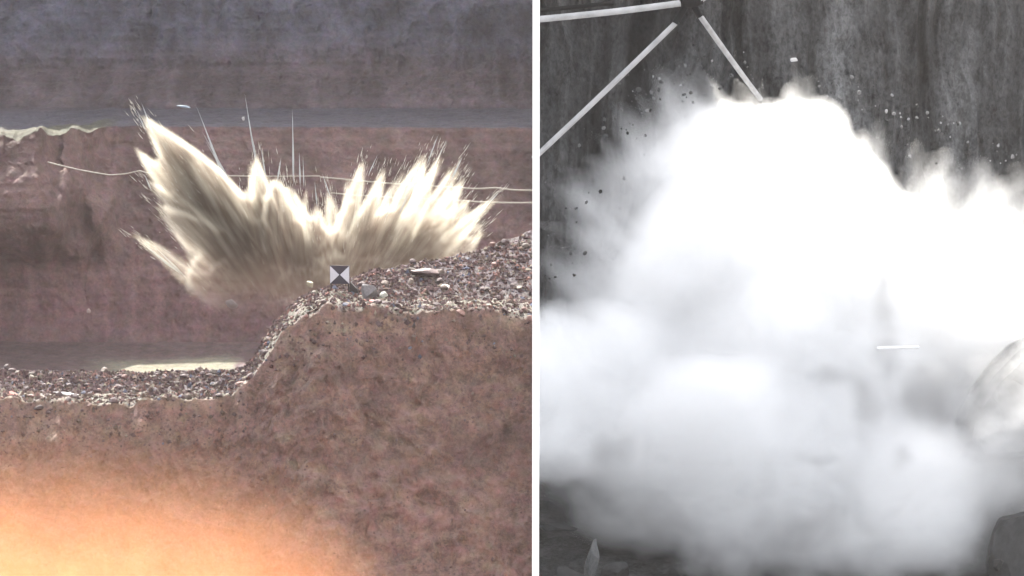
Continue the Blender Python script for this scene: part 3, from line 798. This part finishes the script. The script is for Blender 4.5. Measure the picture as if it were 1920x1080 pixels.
wire('lower pale wire leaving the right side of the plume', [(620, 362, 130), (860, 376, 128), (1000, 380, 126)], .04, .035)

M_ROD = flat_mat('pale_rod', (.42, .42, .42), var=.25, scale=2.0); M_DARK = flat_mat('dark_metal', (.01, .01, .01))
def rig():
    yr = 93.5; hub = at(1296, 3, yr); k = yr / FPX
    root = thing('rod_rig', 'three pale rods meeting at a dark clamp above the white dust burst', 'rig', hub)
    inv = -Vector(hub)
    for (x0, y0, d0, x1, y1, d1, r) in ((1276, 6, 0, 1012, 36, 0, 6.5), (1270, 40, 0, 1000, 298, -.5, 5.2), (1310, 26, 0, 1425, 185, 8.5, 5.6), (1303, 6, 0, 1345, -22, 0, 5.5)):
        a, b = at(x0, y0, yr + d0) + inv, at(x1, y1, yr + d1) + inv
        put('rod', tube_mesh('rod', [a.lerp(b, i / 10) + Vector((0, 0, -.03 * math.sin(math.pi * i / 10))) for i in range(11)], r * k), M_ROD, root)
    a, b = at(1010, 20, yr + .3) + inv, at(1150, 6, yr + .3) + inv
    put('dark_strip', tube_mesh('dark_strip', [a, b], 4.5 * k), M_DARK, root)  # dark strip just above the first rod
    bm = bmesh.new(); bmesh.ops.create_uvsphere(bm, u_segments=14, v_segments=10, radius=13 * k)
    bmesh.ops.scale(bm, vec=(1.6, 1, .9), verts=bm.verts)
    box(bm, -22 * k, 22 * k, -.08, .08, -5 * k, 5 * k)
    bm_obj('clamp', bm, M_DARK, root)
    for (x0, y0, x1, y1) in ((1285, 12, 1266, 44), (1300, 10, 1313, 32)):
        a, b = at(x0, y0, yr) + inv, at(x1, y1, yr) + inv
        put('socket', tube_mesh('socket', [a, b], 6.5 * k), M_DARK, root)
rig()

# debris thrown ahead of the white burst
def specks():
    N = 230; n = 0
    while n < N:
        k = rng.uniform()
        if k < .62:   # round the left shoulder
            a = rng.uniform(math.radians(88), math.radians(190)); rr = rng.normal(1.0, .09)
            px = 1400 + 345 * rr * math.cos(a); py = 470 - 340 * rr * math.sin(a)
        else:
            px = rng.uniform(1530, 1915); py = 130 + (px - 1530) * .42 + abs(rng.normal(0, 55)) - 15
        if not (1015 < px < 1915 and py > 60): continue
        y = lean(py) + rng.normal(0, 1.0); r = (1.6 + 3.6 * rng.uniform() ** 2.5) * y / FPX
        o = bpy.data.objects.new('flying_fragment', STONES[n % 9]); COL.objects.link(o); o.location = at(px, py, y)
        o.scale = (r, r * .8, r * rng.uniform(.6, 1.3)); o.rotation_euler = tuple(rng.uniform(0, 6, 3))
        g = float(rng.choice([.015, .07, .15, .28], p=[.35, .3, .2, .15])); o.color = (g, g, g, 1)
        o['category'] = 'rock fragment'
        if k < .62: o['label'] = 'small rock fragment flying off the left shoulder of the white burst'; o['group'] = 'fragments round the left of the white burst'
        else: o['label'] = 'small rock fragment flying above the right slope of the white burst'; o['group'] = 'fragments over the right of the white burst'
        n += 1
specks()
boulder('bright rock fragment leading a short dust tail at the crown of the white burst', 1489, 112, 102.6, 7, (.5, .5, .5), (1, 1, 1), .1, 40, name='rock_fragment', cat='rock fragment', snap=False)

put('metal_bar', tube_mesh('metal_bar', [at(1644, 653, 92.6), at(1722, 651, 92.6)], 3.2 * 91.6 / FPX), flat_mat('white_metal', (.8, .8, .8), var=.03),
    label='short white horizontal bar showing in the middle of the white dust', category='bar')

# things half buried in the white dust
def slab():
    """a broad broken rock leaning out of the dust"""
    out = [(1798, 842), (1806, 800), (1828, 758), (1866, 705), (1915, 655), (1985, 622), (2060, 700), (2040, 800), (1985, 852), (1900, 866), (1830, 874)]
    y0 = 92.2; c = at(1920, 760, y0)
    bm = bmesh.new(); rings = []
    for d, k in ((0.0, .80), (.35, .97), (1.2, 1.03), (2.4, .9)):
        rings.append([bm.verts.new(Vector(c) * (1 - k) + at(px, py, y0) * k + Vector((0, d, 0)) - Vector(c)) for px, py in out])
    n = len(out)
    for a, b in zip(rings[:-1], rings[1:]):
        for q in range(n): bm.faces.new([a[q], a[(q + 1) % n], b[(q + 1) % n], b[q]])
    bm.faces.new(rings[0][::-1]); bm.faces.new(rings[-1])
    bmesh.ops.recalc_face_normals(bm, faces=bm.faces)
    bmesh.ops.triangulate(bm, faces=bm.faces)
    bmesh.ops.subdivide_edges(bm, edges=bm.edges, cuts=3, use_grid_fill=True)
    for v in bm.verts:
        q = v.co
        q += Vector((.10, .22, .10)) * float(fbm(q.x * .9, q.y * .9, q.z * .9, 3, 66))
    me = bpy.data.meshes.new('leaning_rock'); bm.to_mesh(me); bm.free(); me.materials.append(M_ROCK)
    o = bpy.data.objects.new('leaning_rock', me); COL.objects.link(o); o.location = c; o.color = (.20, .20, .20, 1)
    o['label'] = 'big slanted grey rock slab half lost in the white dust at the right edge'; o['category'] = 'rock'
slab()
boulder('dark leaning boulder in the bottom right corner', 1925, 1040, 90.5, 75, (.05, .05, .05), (1, 1, 1.7), .3, 42, snap=False)
boulder('small black stone before the dark leaning boulder', 1872, 1058, 88.9, 14, (.012, .012, .012), (1, 1, 1.2), .3, 43, snap=False)
boulder('dark block in the bottom left corner of the grey site', 1068, 1085, 87.6, 36, (.022, .022, .022), (1.2, 1, .7), .2, 44, snap=False)
boulder('grey upright stone between two dark blocks at the bottom', 1112, 1050, 88.2, 26, (.10, .10, .10), (.8, .8, 1.9), .2, 45, snap=False)
boulder('dark rough block right of the grey upright stone', 1155, 1075, 88.6, 34, (.03, .03, .03), (1.1, 1, .9), .9, 46, snap=False)
boulder('long dark stone lying low at the left edge by the divider', 1045, 990, 90.8, 22, (.025, .025, .025), (2.0, 1, .5), .1, 47, snap=False)

# ---------------------------------------------------------------- dusty air round the whole place
def haze():
    bm = bmesh.new(); box(bm, -420, 420, -60, 460, -9.5, 60)
    bmesh.ops.recalc_face_normals(bm, faces=bm.faces)
    me = bpy.data.meshes.new('haze'); bm.to_mesh(me); bm.free()
    g = NT('dusty_air'); p = g.n('ShaderNodeVolumePrincipled', {"Color": (.95, .88, .84, 1), "Density": HAZE, 'Anisotropy': 0.0})
    g.n('ShaderNodeOutputMaterial', {1: p.outputs[0]})
    put('haze', me, g.m, kind='stuff')
HAZE = 0.00016
haze()
